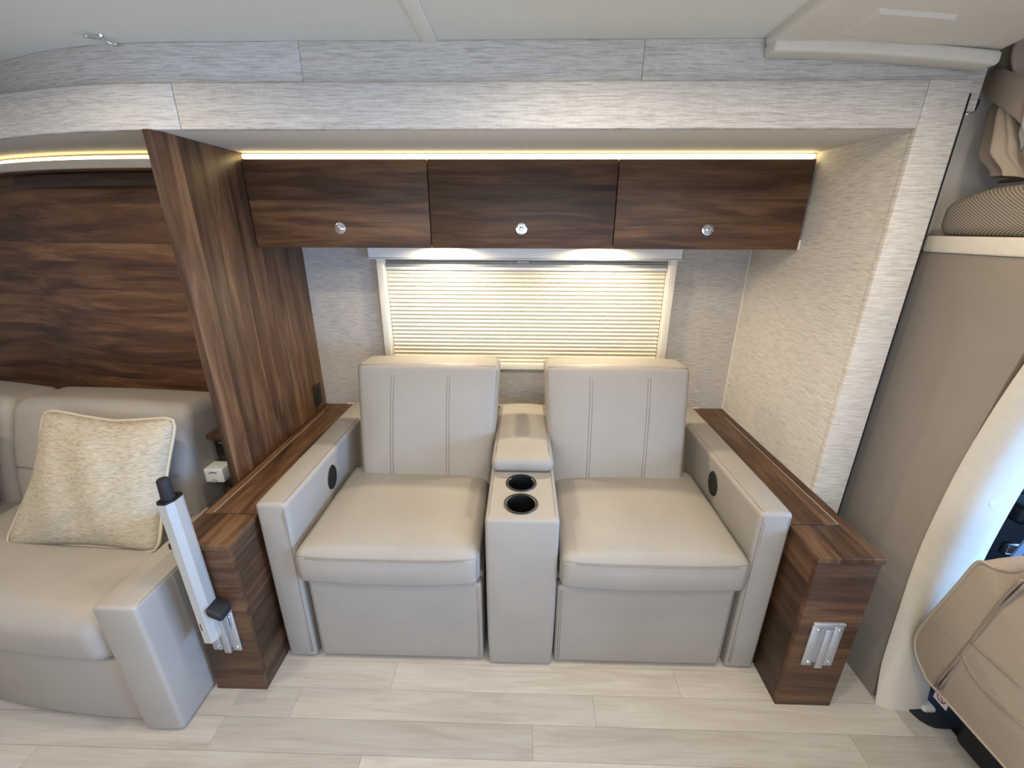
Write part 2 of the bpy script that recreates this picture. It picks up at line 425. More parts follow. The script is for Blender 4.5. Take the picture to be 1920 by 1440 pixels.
ls = thing('strip_light', 'warm glowing strip light along the cabinet tops', 'light', (0, 1.74, 1.742))
rbox('diffuser', (-1.038, 1.733, 1.7380), (1.036, 1.748, 1.7530), LEDM, ls, r=.003, k=2)
box('channel', (-1.04, 1.752, 1.734), (1.04, 1.76, 1.757), ALUW, ls)
def disk(name, loc, rad, watts, col, parent, spread=150, aim=None):
    l = D.lights.new(name, 'AREA'); l.shape = 'DISK'; l.size = rad*2; l.energy = watts; l.color = col; l.spread = R(spread)
    o = D.objects.new(name, l); COL.objects.link(o); o.parent = parent; o.location = Vector(loc)-OFF[parent.name]
    return o
for x, nm in ((-.36, 'round puck lamp under the left and middle cabinets'), (.345, 'round puck lamp under the middle and right cabinets')):
    t = thing('puck_lamp', nm, 'lamp', (x, 1.955, 1.428), 'puck lamps')
    lathe('housing', [(0, 1.436), (.034, 1.436), (.034, 1.430), (.03, 1.427), (.026, 1.427), (.026, 1.430), (0, 1.430)], (x, 1.955, 0), CHROME, t)
    lathe('lens', [(0, 1.4298), (.025, 1.4298), (.025, 1.4285), (0, 1.4285)], (x, 1.955, 0), LENS, t)
    disk('puck_light', (x, 1.955, 1.4255), .024, 3.8, (1, .86, .62), t, 170)
# recessed ceiling lamps; the last two are added fill to brighten the right side
for i, (x, y) in enumerate(((-1.05, .86), (.12, .88), (-2.0, .8), (-.9, .1), (.35, 0), (-1.9, -.3), (-.3, -.7), (.50, .70), (.98, .86))):
    t = thing('ceiling_lamp', ('recessed ceiling lamp above the sofa arm', 'recessed ceiling lamp in front of the recliners', 'recessed ceiling lamp above the sofa', 'recessed ceiling lamp left of the aisle', 'recessed ceiling lamp over the aisle', 'recessed ceiling lamp at the aisle end', 'recessed ceiling lamp by the opposite window', 'added fill lamp in the ceiling near the front cap', 'added fill lamp in the moulded front cap')[i], 'lamp', (x, y, ZC if x < .6 else 1.937), 'ceiling lamps'); zc = ZC if x < .6 else 1.937
    lathe('bezel', [(0, zc), (.05, zc), (.05, zc-.004), (.045, zc-.006), (.038, zc-.004), (0, zc-.004)], (x, y, 0), WHITE, t)
    lathe('lens', [(0, zc-.0041), (.036, zc-.0041), (.036, zc-.005), (0, zc-.005)], (x, y, 0), LENS, t)
    disk('lamp_light', (x, y, zc-.008), .034, 3.9 if x < .6 else 1.4, WARM, t, 165)

# ------------------------------------------------------------------ window with pleated blind
wn = thing('window_1', 'off-white framed window behind the recliners', None, (0, 2.07, .82), kind='structure')
rbox('frame_side', (-.690, 2.058, .828), (-.655, YB, 1.42), OFFW, wn, r=.004, k=2)
rbox('frame_side', (.676, 2.058, .828), (.711, YB, 1.42), OFFW, wn, r=.004, k=2)
rbox('frame_bottom', (-.655, 2.058, .828), (.676, YB, .862), OFFW, wn, r=.004, k=2)
rbox('frame_bead', (-.656, 2.066, .862), (-.648, YB, 1.40), OFFW, wn, r=.002, k=1)
rbox('frame_bead', (.669, 2.066, .862), (.677, YB, 1.40), OFFW, wn, r=.002, k=1)
va = thing('valance', 'white window valance just under the overhead cabinets', 'valance', (0, 2.04, 1.37))
rbox('board', (-.716, 2.035, 1.371), (.719, 2.086, 1.4345), WHITE, va, r=.003, k=2)
rbox('lower_lip', (-.722, 2.030, 1.365), (.725, 2.057, 1.3705), WHITE, va, r=.002, k=1)
bl = thing('pleated_blind', 'cream pleated blind lowered over the window', 'blind', (0, 2.07, .86))
for z0, z1, y0, mt in ((1.3565, 1.3645, 2.070, GREYR), (1.346, 1.3525, 2.070, ALUW), (1.330, 1.3455, 2.064, GREYR), (1.3145, 1.3295, 2.066, WHITE)):
    rbox('rail', (-.646, y0, z0), (.667, 2.085, z1), mt, bl, r=.002, k=1)
rbox('grip', (-.032, 2.060, 1.345), (.028, 2.070, 1.362), GREYR, bl, r=.003, k=2)
NP, z1 = 23, 1.314; ph = (z1-.863)/NP
prof = [(0, 0), (-.004, .08), (-.0085, .30), (-.0098, .5), (-.0085, .70), (-.004, .92), (0, 1.0)]
V, F = [], []
for s in (-.6455, .6665):
    for dy, f in prof: V.append((s, 2.083+dy, z1-ph+ph*f))
n = len(prof); F = [(i, i+1, n+i+1, n+i) for i in range(n-1)]+[list(range(n)), list(range(n, 2*n))[::-1], (0, n-1, 2*n-1, n)]
p0 = mob('pleat', V, F, BLIND, bl, True, 60)
for i in range(1, NP):
    c = p0.copy(); COL.objects.link(c); c.parent = bl; c.location = (0, 0, -ph*i)

# ------------------------------------------------------------------ recliners
def recliner(s, label):
    """s=-1 left chair (arm on its left), s=+1 right chair (arm on its right)"""
    X = (lambda x: -x) if s < 0 else (lambda x: x)
    t = thing('recliner', label, 'recliner', (s*.45, 1.5, 0), 'reclining chairs')
    def bx(nm, x0, x1, y0, y1, z0, z1, r=.012, n=(1, 1, 1), k=3, fn=None, mat=CREAM):
        a, b = sorted((X(x0), X(x1))); return rbox(nm, (a, y0, z0), (b, y1, z1), mat, t, r, n, k, fn)
    XA0, XA1 = .746, .849
    # arm: slightly fuller towards the top, as the padded cover hangs
    def armfn(x, y, z, u, v, w):
        return (x+.004*w*(1-abs(v)**4)*u, y-.006*(1-u*u)*(1 if v < -.9 else 0)*(1-w*w), z+.003*(1-u*u)*(w > .9))
    arm = bx('armrest', XA0, XA1, 1.1275, 1.985, .004, .672, .014, (3, 6, 6), 3, armfn)
    e = .0012
    def L(*p): return [(X(a), b, c) for a, b, c in p]
    tubes('seam', [L((XA0+.010, 1.1265, .03), (XA0+.010, 1.1250, .3), (XA0+.010, 1.1262, .655), (XA0+.010, 1.145, .6735), (XA0+.010, 1.5, .6735), (XA0+.010, 1.95, .673)),
                   L((XA1-.010, 1.1265, .03), (XA1-.010, 1.1250, .3), (XA1-.010, 1.1262, .655), (XA1-.010, 1.145, .6735)),
                   L((XA0+.010, 1.139, .6727), (XA1-.010, 1.139, .6727)),
                   L((XA0+.017, 1.1265, .03), (XA0+.017, 1.1250, .3), (XA0+.017, 1.1262, .64)),
                   ], .0008, STITCH, arm)
    lv = lathe('recline_lever', [(0, 0), (.036, 0), (.040, -.003), (.038, -.006), (.030, -.004), (0, -.003)], (0, 0, 0), BLACK, t, 'x', 28)
    for v in lv.data.vertices:
        q = v.co+OFF[t.name]; y, z = q.y, q.z
        v.co = Vector((X(XA0)+s*q.x-s*.001*0-(s*.0005), 1.440+y*.95+z*.10, .578+z*1.22))-OFF[t.name]
    lv.data.update()
    # seat cushion
    x0, x1 = .132, .740
    a, b = sorted((X(x0), X(x1)))
    def seatfn(x, y, z, u, v, w):
        puff = (1-u**4)*(1-v**4)
        z2 = z+(.020*puff*(w > 0)*w)-(.010*(1-u*u)*(w < -.5)*(v < 0))
        if w > 0: z2 -= .012*abs(u)**6*w
        y2 = y-(.016*(1-u**4)*(1-w*w) if v < -.5 else 0)
        x2 = x-s*0+(-.012 if u*s < 0 else .0)*0
        return (x2, y2, z2)
    seat = rbox('seat_cushion', (a, 1.092, .383), (b, 1.64, .522), CREAM, t, .032, (12, 12, 4), 5, seatfn)
    xa = [a+.01+(b-a-.02)*i/16 for i in range(17)]
    def uu(x): return (x-(a+b)/2)/((b-a)/2)
    tubes('seam', [[(x, 1.0885+.004*abs(uu(x))**8-.0105*(1-uu(x)**4), .5045) for x in xa],
                   [(x, 1.0875+.004*abs(uu(x))**8-.0115*(1-uu(x)**4), .4995) for x in xa][1:-1]], .0008, STITCH, seat)
    for xx in (a+.006, b-.006):
        tubes('seam', [[(xx, 1.106, .395), (xx, 1.0965, .45), (xx, 1.102, .50), (xx, 1.13, .515)]], .0008, STITCH, seat)
    # footrest
    x0, x1 = .128, .728
    a, b = sorted((X(x0), X(x1)))
    ft = rbox('footrest', (a, 1.128, .012), (b, 1.17, .366), CREAM, t, .014, (8, 1, 8), 3,
              lambda x, y, z, u, v, w: (x, y-(.006*(1-u*u)*(1-w*w) if v < 0 else 0), z))
    tubes('seam', [[(xx, 1.1275, .03), (xx, 1.1272, .2), (xx, 1.1278, .35)] for xx in (a+.012, b-.012, (b-.018 if s < 0 else a+.018))], .0008, STITCH, ft)
    # base behind the footrest
    a, b = sorted((X(.128), X(.744))); rbox('base', (a, 1.172, .006), (b, 1.98, .38), CREAM, t, .006, k=1)
    # backrest
    AN = R(17.5); ys, zs = 1.548, .515
    xa_, xb_ = (.094, .697) if s > 0 else (-.695, -.094)
    H0, H1, T = -.10, .474, .155
    def bulge(u, w): return .028*max(0, 1-u**4)*max(0, 1-abs(w)**3)
    def place(x, tt, h):
        return (x, ys+h*math.sin(AN)+tt*math.cos(AN), zs+h*math.cos(AN)-tt*math.sin(AN))
    def backfn(x, tt, h, u, v, w):
        if v < 0: tt -= bulge(u, w)*min(1, -v*1.2)
        wd = 1-.10*(1-w)/2                     # narrows to the foot
        xc = (xa_+xb_)/2
        x = xc+(x-xc)*wd
        if w > 0: h += (.040*(v+1)/2+.006*(1-u*u))*w
        return place(x, tt, h)
    bk = rbox('backrest', (xa_, 0, H0), (xb_, T, H1), CREAM, t, .026, (14, 3, 14), 4, backfn)
    xc, hw = (xa_+xb_)/2, (xb_-xa_)/2
    lines = []
    for top, bot in (((-.535, -.535), (-.303, -.303)) if s < 0 else ((.287, .275), (.524, .500))):
        for dx in (-.0055, .0055):
            ln = []
            for i in range(15):
                h = .012+(.456-.012)*i/14; w_ = (h-(H0+H1)/2)/((H1-H0)/2); f = i/14
                x = bot+(top-bot)*f+dx; u_ = (x-xc)/hw
                ln.append(place(x, -bulge(u_, w_)-.0006+(.004 if i == 14 else 0), h+(.003 if i == 14 else 0)))
            lines.append(ln)
    ln = []
    for i in range(17):
        u_ = -.96+1.92*i/16; x = xc+u_*hw; ln.append(place(x, .0065, .4685+.006*(1-u_*u_)))
    lines.append(ln)
    for uu_ in (-.968, .968):
        ln = []
        for i in range(12):
            h = .0+.452*i/11; w_ = (h-(H0+H1)/2)/((H1-H0)/2); wd = 1-.10*(1-w_)/2
            ln.append(place(xc+uu_*hw*wd, .0035, h))
        lines.append(ln)
    tubes('seam', lines, .0008, STITCH, bk)
    return t
recliner(-1, 'cream upholstered recliner with armrest next to the walnut divider side')
recliner(1, 'cream upholstered recliner with armrest next to the linen side wall')

# ------------------------------------------------------------------ console between the chairs
cs = thing('console', 'cream upholstered console with two cup holders between the recliners', 'console', (.006, 1.5, 0))
def confn(x, y, z, u, v, w):
    f = 1-.045*max(0, -w)**2; return (.0065+(x-.0065)*f, y-(.006*(1-u*u)*(1-w*w) if v < -.9 else 0)+.006*max(0, -w-.6)*(v < -.9), z)
body = rbox('body', (-.112, 1.116, .004), (.125, 1.985, .640), CREAM, cs, .013, (4, 6, 8), 3, confn)
CUPS = ((.002, 1.324, .050), (.002, 1.201, .052))
cut(body, [lathe_g([(r_-.004, .535), (r_-.002, .70)], (x, y, 0), 'z', 40) for x, y, r_ in CUPS])
for x, y, r_ in CUPS:
    lathe('cup_holder', [(0, .538), (r_-.012, .538), (r_-.007, .632), (r_-.005, .641), (r_+.001, .6435), (r_+.005, .6425), (r_+.006, .6402), (r_-.0045, .6395), (r_-.0045, .536), (0, .536)], (x, y, 0), BLACK, cs, 'z', 40, 50)
def lidfn(x, y, z, u, v, w):
    z2 = z
    if w > 0: z2 = z+.010*(1-u*u)*(1-max(0, -v)**3)*w - .004*max(0, v)
    return (.0065+(x-.0065)*(1-.02*(v+1)/2), y, z2)
lid = rbox('lid', (-.110, 1.386, .6415), (.123, 1.93, .700), CREAM, cs, .024, (6, 10, 1), 4, lidfn)
tubes('seam', [[(sx, 1.386+.0, .645), (sx, 1.3895, .672), (sx, 1.402, .6935), (sx, 1.44, .7015), (sx*.985, 1.65, .7055), (sx*.97, 1.90, .7035)] for sx in (-.094, .107)], .0008, STITCH, lid)
tubes('seam', [[(sx, 1.1255 if z > .1 else 1.127, z) if z < .63 else (sx, 1.137, .6410) for z in (.03, .2, .4, .6, .64)] + [(sx, 1.25, .6412), (sx, 1.384, .6412)] for sx in (-.100, .113)], .0008, STITCH, body)
tubes('seam', [[(-.100+.0142*i, 1.1275-.0005, .6368) for i in range(16)]], .0008, STITCH, body)

# ------------------------------------------------------------------ sofa (left) with its pillows
bs = lambda k=.17, x0=-1.2: (lambda x, y: y+k*max(0, x0-x)**2)
BS = bs()
sf = thing('sofa', 'long cream sofa with padded arm beside the side cabinet', 'sofa', (-1.9, 1.3, 0))
arm = rbox('armrest', (-1.182, .873, .004), (-1.0545, 1.333, .507), SOFA, sf, .011, (3, 6, 6), 3,
           lambda x, y, z, u, v, w: (x-.010*(w+1)/2*(1 if v < 0 else 1)*1.0, y-(.004*(1-u*u) if v < -.9 else 0), z+.004*(1-u*u)*(w > .9)))
tubes('seam', [[(-1.060, .880, .02), (-1.064, .880, .25), (-1.069, .880, .495), (-1.069, .894, .5055), (-1.069, 1.2, .508), (-1.068, 1.31, .5075)]], .0008, STITCH, arm)
rbox('base', (-3.0, .895, .004), (-1.186, 1.5, .27), SOFA, sf, .014, (20, 1, 3), 3, lambda x, y, z, *a: (x, BS(x, y), z))
def ssfn(x, y, z, u, v, w):
    xr = (x+1.55)/.35
    if w > 0: z += .018*(1-v**4)*w*(1 if x < -1.4 else max(0, 1-((x+1.4)/.2)**4))
    return (x, BS(x, y)-(.012*(1-w*w) if v < -.6 else 0), z)
rbox('seat_cushion', (-3.0, .876, .265), (-1.196, 1.40, .452), SOFA, sf, .06, (20, 6, 2), 5, ssfn)
def sbfn(x, t, h, u, v, w):
    a = R(14); y0, z0 = 1.325, .40
    if v < 0: t -= .025*(1-w*w)
    if w > 0: h += .010*(1-u*u)*w
    y = y0+h*math.sin(a)+t*math.cos(a); z = z0+h*math.cos(a)-t*math.sin(a)*.35
    return (x, y+.10*max(0, -1.3-x)**2, z)
for x0, x1, hh in ((-1.99, -1.252, .485), (-2.75, -1.998, .478)):
    b_ = rbox('back_cushion', (x0, 0, 0), (x1, .235, hh), SOFA, sf, .05, (10, 3, 6), 5, sbfn)
    def sp(x, h, dt=0):
        w = (h-hh/2)/(hh/2); return sbfn(x, -.0008+dt, h, 0, -1, w)
    V = [[sp(x0+.03+(x1-x0-.06)*i/14, .232) for i in range(15)], [sp(x0+.03+(x1-x0-.06)*i/14, .227) for i in range(15)],
         [sp(x1-.012, h, .028 if h < .44 else .03+.0) for h in (.03, .15, .25, .35, .42)]]
    tubes('seam', V, .0008, STITCH, b_)

def pillow(name, label, c, wdt, hgt, lean, yaw, roll, thick, mat, pipe, shape=None):
    t = thing(name, label, 'pillow', c, None)
    M = Matrix.Rotation(yaw, 4, 'Z') @ Matrix.Rotation(-lean, 4, 'X') @ Matrix.Rotation(roll, 4, 'Y')
    N = 22; V, F = [], []
    def edge(u, v):
        # corners pulled out, sides drawn in
        x = u*wdt/2*(1-.055*(1-v*v)*1.0); z = v*hgt/2*(1-.06*(1-u*u))
        if shape: x, z = shape(u, v, x, z)
        q = 1-.055*(abs(u)*abs(v))**7; x *= q; z *= q
        return x, z
    def pt(u, v, side):
        x, z = edge(u, v); th = thick/2*((1-u**2)**.55)*((1-v**2)**.55)
        th += .006*math.sin(9*u+3*v)*(1-u*u)*(1-v*v)+.004*math.sin(13*v-6*u)*(1-u*u)*(1-v*v)
        return Vector(c)+M @ Vector((x, side*th, z+hgt/2))
    for side in (-1, 1):
        for i in range(N+1):
            for j in range(N+1):
                V.append(pt(-1+2*i/N, -1+2*j/N, side))
    st = (N+1)**2
    for sd in (0, 1):
        for i in range(N):
            for j in range(N):
                a = sd*st+i*(N+1)+j; q = (a, a+N+1, a+N+2, a+1); F.append(q if sd else q[::-1])
    ob = mob('cover', V, F, mat, t, True)
    bm = bmesh.new(); bm.from_mesh(ob.data); bmesh.ops.remove_doubles(bm, verts=bm.verts, dist=.0004); bmesh.ops.recalc_face_normals(bm, faces=bm.faces); bm.to_mesh(ob.data); bm.free()
    per = []
    for i in range(28): per.append((-1+2*i/28, -1))
    for i in range(28): per.append((1, -1+2*i/28))
    for i in range(28): per.append((1-2*i/28, 1))
    for i in range(28): per.append((-1, 1-2*i/28))
    pp = []
    for u, v in per:
        x, z = edge(u, v); rr = 1.0
        if abs(u) > .9 and abs(v) > .9: rr = .985
        pp.append(Vector(c)+M @ Vector((x*rr, 0, z*rr+hgt/2)))
    tubes('piping', [pp], .0055, pipe, t, 7, True)
    return t
def pshape(u, v, x, z):
    # foot wider to the left, sagging top edge
    x += -.075*max(0, -v)*max(0, -u)*.9 - .03*v*0
    z += -.018*max(0, v)*(1-abs(u-.1)) - .02*max(0, -u)*max(0, -v)
    return x, z
pillow('throw_pillow', 'beige ribbed throw pillow with piped edge on the sofa', (-1.480, 1.15, .458), .52, .475, R(26), R(-3), R(1), .15, PILLOW, plain('piping_beige', (184, 172, 148), .9), pshape)
pillow('bolster_pillow', 'cream cushion at the left end of the sofa', (-2.20, 1.24, .462), .46, .40, R(20), R(4), R(0), .15, SOFA, SOFA)

# ------------------------------------------------------------------ charging box behind the sofa arm, plug-in device
bxo = thing('outlet_box', 'small walnut outlet box behind the sofa arm', 'outlet box', (-1.16, 1.6, 0))
rbox('carcass', (-1.240, 1.508, .02), (-1.0685, 1.78, .708), WAL_X, bxo, r=.001, k=1)
rbox('top', (-1.250, 1.488, .709), (-1.0685, 1.795, .728), WAL_D, bxo, r=.003, k=2)
sk = rbox('socket_plate', (-1.232, 1.503, .60), (-1.13, 1.5075, .692), BLACK, bxo, r=.003, k=2)
box('socket_strip', (-1.215, 1.5015, .686), (-1.165, 1.503, .689), ALUW, sk)
dvx = thing('plug_in_meter', 'white cube plug-in meter on the walnut outlet box', 'meter', (-1.215, 1.47, .53))
rbox('case', (-1.252, 1.435, .545), (-1.176, 1.5025, .606), WHITE, dvx, r=.006, k=2)
mt_ = plain('meter_scale', (70, 50, 70), .6)
sc_ = []
for i in range(9):
    a = R(60+60*i/8); sc_.append((-1.214-.028*math.cos(a)*1.1, 1.4346, .562+.030*math.sin(a)))
tubes('scale_arc', [sc_], .0022, mt_, dvx)
lathe('dial_knob', [(0, 0), (.009, 0), (.008, -.006), (0, -.007)], (-1.214, 1.435, .557), plain('tan_knob', (190, 170, 160), .4), dvx, 'y')
rbox('black_plug', (-1.170, 1.44, .525), (-1.125, 1.5, .56), BLACKM, dvx, r=.008, k=2)

# ------------------------------------------------------------------ aluminium table brackets and folded table leg
def bracket(x0, x1, z0, z1, label):
    t = thing('table_bracket', label, 'bracket', ((x0+x1)/2, 1.0, z0), 'table brackets')
    y1 = 1.0055; y0 = y1-.011; wd = x1-x0
    a, b = x0+wd*.40, x0+wd*.68
    rbox('flange_plate', (x0, y0+.003, z0), (a-.006, y1, z1), ALU, t, r=.003, k=1)
    rbox('flange_plate', (b+.002, y0+.003, z0), (x1, y1, z1), ALU, t, r=.003, k=1)
    rbox('channel_rib', (a+.002, y0-.002, z0-.006), (b-.003, y1, z1-.012), ALU, t, r=.0015, k=1)
    box('channel_floor', (a-.006, y1-.003, z0+.008), (b+.002, y1, z1-.002), ALU, t)
    rbox('top_bar', (x0, y0+.001, z1), (x1, y1, z1+.012), ALU, t, r=.002, k=1)
    for sx in (x0+wd*.20, x1-wd*.13):
        for sz in (z0+.014, z1-.016):
            lathe('screw', [(0, 0), (.0062, 0), (.0055, -.0022), (.002, -.003), (0, -.0026)], (sx, y0+.003, sz), CHROME, t, 'y', 14)
    return t
bracket(.900, .995, .196, .362, 'bare aluminium table bracket on the side cabinet by the cab')
bracket(-1.002, -.908, .194, .356, 'aluminium table bracket holding the folded leg by the sofa')
lg = thing('folding_post', 'upright satin aluminium folding table support with black cap', 'post', (-.95, .96, .25))
def leg_pt(x, y, z): return (x+.012*(z-.27)/.55*-1*0, y+.02*(z-.27)/.55*0, z)
prof = [(-.970, .968), (-.970, .945), (-.965, .939), (-.943, .939), (-.940, .945), (-.933, .958), (-.933, .985), (-.936, .9935), (-.965, .9935), (-.970, .986)]
V = [(x, y, .298+(.012 if y > .96 else 0)) for x, y in prof]+[(x-.006, y, .800) for x, y in prof]; n = len(prof)
F = [list(range(n))[::-1], list(range(n, 2*n))]+[(i, (i+1) % n, n+(i+1) % n, n+i) for i in range(n)]
post = mob('post', V, F, ALUW, lg)
V = [(x-.006, y, .8003) for x, y in prof]+[(x-.006, y, .807) for x, y in prof]
mob('end_cap', V, F, BLACK, lg)
lathe('stub', [(0, .807), (0.0165, .807), (.0158, .83), (.015, .862), (.013, .866), (0, .866)], (-.960, .966, 0), BLACKM, lg)
box('print_mark', (-.961, .9384, .350), (-.9585, .9390, .378), BLACKM, post)
box('slide_rail', (-.9325, .972, .290), (-.920, .9935, .375), ALU, lg)
rbox('lock_knob', (-.936, .940, .392), (-.892, .992, .420), BLACKM, lg, r=.009, k=2, fn=lambda x, y, z, u, v, w: (x, y, z-.012*u))

# ------------------------------------------------------------------ ceiling latch
hk = thing('ceiling_hook', 'small chrome hook screwed into the ceiling', 'hook', (-1.10, 1.315, ZC-.02))
lathe('base', [(0, ZC), (.007, ZC), (.006, ZC-.004), (0, ZC-.004)], (-1.098, 1.318, 0), CHROME, hk)
V, F = tube_g(smoothline([(-1.112, 1.285, ZC-.012), (-1.107, 1.30, ZC-.009), (-1.098, 1.318, ZC-.006), (-1.092, 1.332, ZC-.011), (-1.078, 1.338, ZC-.012)], 5), .0042, 8)
mob('wing', V, F, CHROME, hk, True)

# ------------------------------------------------------------------ cab end: bulkhead, pillar, bunk
tag(rbox('wall_cab', (1.21, 1.045, 0), (1.24, 1.44, 1.437), TAUPE, r=.001, n=(1, 1, 10), k=1,
         fn=lambda x, y, z, u, v, w: (x, y+(.03*math.sin(math.pi*min(1, z/1.1))*1 - .05*max(0, z-1.1)/.35 if v < 0 else 0), z)), kind='structure', label='taupe fabric bulkhead wall beside the cab')
tag(box('wall_cab_side', (1.16, 1.46, 1.40), (2.8, 1.49, 2.19), CREAMFAB), kind='structure', label='cream fabric side wall above the bunk')
tag(box('wall_cab_corner', (1.16, 1.376, 1.40), (1.19, 1.46, 2.19), CREAMFAB), kind='structure', label='cream corner strip beside the bunk')
yl = [(-.001, 1.020), (.10, 1.040), (.18, 1.051), (.375, 1.063), (.556, 1.072), (.70, 1.070), (.881, 1.059), (1.05, 1.038), (1.188, 1.014), (1.32, .985), (1.436, .95)]
pv = smoothline([(0, y, max(0, z)) for z, y in yl], 4); prof_n = None
V, F = [], []
for p in pv:
    z, y = p.z, p.y; f = min(1, z/.5); ch = .016+.022*f; wv = .0+.10*f*0
    pts = [(1.26, y+.004), (1.2075, y+.004), (1.204, y), (1.205, y-.004), (1.218+.008*f, y-ch*.75), (1.226+.012*f, y-ch), (1.240+.012*f, y-ch-.005), (1.27, y-ch-.008), (1.31, y-ch-.008), (1.352, y-ch-.004), (1.366, y-ch+.008), (1.366, y+.004)]
    prof_n = len(pts); V += [(a, b, z) for a, b in pts]
n = prof_n; m = len(pv)
F = [(i*n+j, i*n+(j+1) % n, (i+1)*n+(j+1) % n, (i+1)*n+j) for i in range(m-1) for j in range(n)]+[list(range(n))[::-1], [(m-1)*n+j for j in range(n)]]
plr = thing('trim_8', 'curved cream plastic pillar trim at the cab opening', None, (1.27, 1.0, 0), kind='structure')
mob('pillar_cover', V, F, PILLAR, plr, True, 50)
for z, y in ((.17, 1.0495-.0235-.008), (.80, 1.0655-.038-.008)):
    lathe('screw_cap', [(0, 0), (.011, 0), (.010, -.001), (0, -.0012)], (1.29, y, z), PILLAR, plr, 'y', 20)
rbox('foot_flare', (1.335, .988, 0), (1.378, 1.03, .022), PILLAR, plr, r=.010, k=3)

bk = thing('bunk', 'cream edged overhead bunk above the cab', 'bunk', (1.9, .3, 1.43))
rbox('edge_rail', (1.205, -.95, 1.438), (1.25, 1.386, 1.484), OFFW, bk, r=.006, k=2)
box('deck', (1.25, -.95, 1.444), (2.78, 1.455, 1.478), OFFW, bk)
def mfn(x, y, z, u, v, w):
    if w > 0: z += (.022*(1-v**4)-.035*max(0, (y-1.28)/.1)**2)*w
    return (x, y, z)
tag(rbox('mattress', (1.212, -.9, 1.4845), (2.6, 1.378, 1.598), WEAVE, None, .035, (4, 30, 2), 4, mfn), 'woven brown and cream bunk mattress on the cream edge', 'mattress')
# gathered curtain with tie-back
cu = thing('curtain', 'gathered beige curtain tied back above the bunk mattress', 'curtain', (1.40, 1.35, 1.62))
def curt_surface(prof_, amp, folds, ph, zs_, name, mat):
    V, F = [], []; K = 160
    for z in zs_:
        rx, ry, cx, cy = prof_(z)
        for j in range(K):
            a = 2*math.pi*j/K
            f = folds*a+ph+1.2*math.sin(2*a+z*5)
            rr = 1+amp*(2*abs(math.sin(f/2))-1)+amp*.35*math.sin((folds*2+1)*a+z*16)
            V.append((cx+rx*rr*math.cos(a), cy+ry*rr*math.sin(a), z+.008*math.sin(3*a)))
    for i in range(len(zs_)-1):
        for j in range(K):
            F.append((i*K+j, i*K+(j+1) % K, (i+1)*K+(j+1) % K, (i+1)*K+j))
    F.append(list(range(K))[::-1]); F.append([(len(zs_)-1)*K+j for j in range(K)])
    return mob(name, V, F, mat, cu, True, 70)
def lerp_prof(keys):
    def f(z):
        for a, b in zip(keys, keys[1:]):
            if z <= b[0] or b is keys[-1]:
                t = min(1, max(0, (z-a[0])/(b[0]-a[0]))); t = t*t*(3-2*t)
                return [p+(q-p)*t for p, q in zip(a[1:], b[1:])]
    return f
dp = lerp_prof([(1.632, .070, .080, 1.345, 1.262), (1.70, .080, .092, 1.335, 1.290), (1.80, .070, .080, 1.330, 1.315), (1.86, .058, .068, 1.330, 1.335), (1.93, .072, .085, 1.335, 1.345), (2.13, .105, .120, 1.36, 1.31)])
curt_surface(dp, .22, 9, .4, [1.632+.012*i for i in range(42)], 'drape', CURT)
curt_surface(lerp_prof([(1.70, .012, .020, 1.262, 1.235), (1.745, .024, .034, 1.256, 1.232), (1.80, .026, .032, 1.258, 1.240), (1.845, .012, .018, 1.27, 1.26)]), .14, 5, 1.2, [1.70+.012*i for i in range(13)], 'lining', LINING)
# tie-back: band from the side wall around the front of the drape
path = smoothline([at(1848, 150, x=1.268), at(1866, 158, x=1.252), at(1895, 172, x=1.243), at(1925, 190, x=1.245), at(1960, 212, x=1.262), (1.32, 1.22, 1.77), (1.40, 1.26, 1.79), (1.42, 1.34, 1.82)], 6)
V, F = [], []
for i, p in enumerate(path):
    d = (path[min(i+1, len(path)-1)]-path[max(i-1, 0)]).normalized(); nn = Vector((d.y, -d.x, 0)).normalized(); up = d.cross(nn).normalized()
    if up.z < 0: up = -up
    wv = .034 if i > 6 else .022+.002*i
    for a_, b_ in ((-wv, 0), (-wv*.9, .004), (wv*.9, .004), (wv, 0), (wv*.9, -.003), (-wv*.9, -.003)):
        V.append(p+up*a_-nn*b_)
n = len(path)
F = [(i*6+j, i*6+(j+1) % 6, (i+1)*6+(j+1) % 6, (i+1)*6+j) for i in range(n-1) for j in range(6)]+[list(range(6)), [(n-1)*6+j for j in range(6)]]
mob('tie_back', V, F, CURT, cu, True, 50)
lp = thing('tie_loop', 'small black and clear tie loop beside the flange', 'loop', (1.185, 1.36, 1.80))
a = at(1808, 216, y=1.37); b = at(1834, 190, y=1.37); c = at(1812, 198, y=1.37); d = at(1826, 186, y=1.37); e_ = at(1826, 208, y=1.37)
mob('cord', *tube_g(smoothline([c, (c+d)/2+Vector((0, 0, .004)), d, b, e_], 6), .0035, 8), BLACK, lp, True)
mob('sleeve', *tube_g([e_, (a+e_)/2, a], .004, 8), ALU, lp, True)

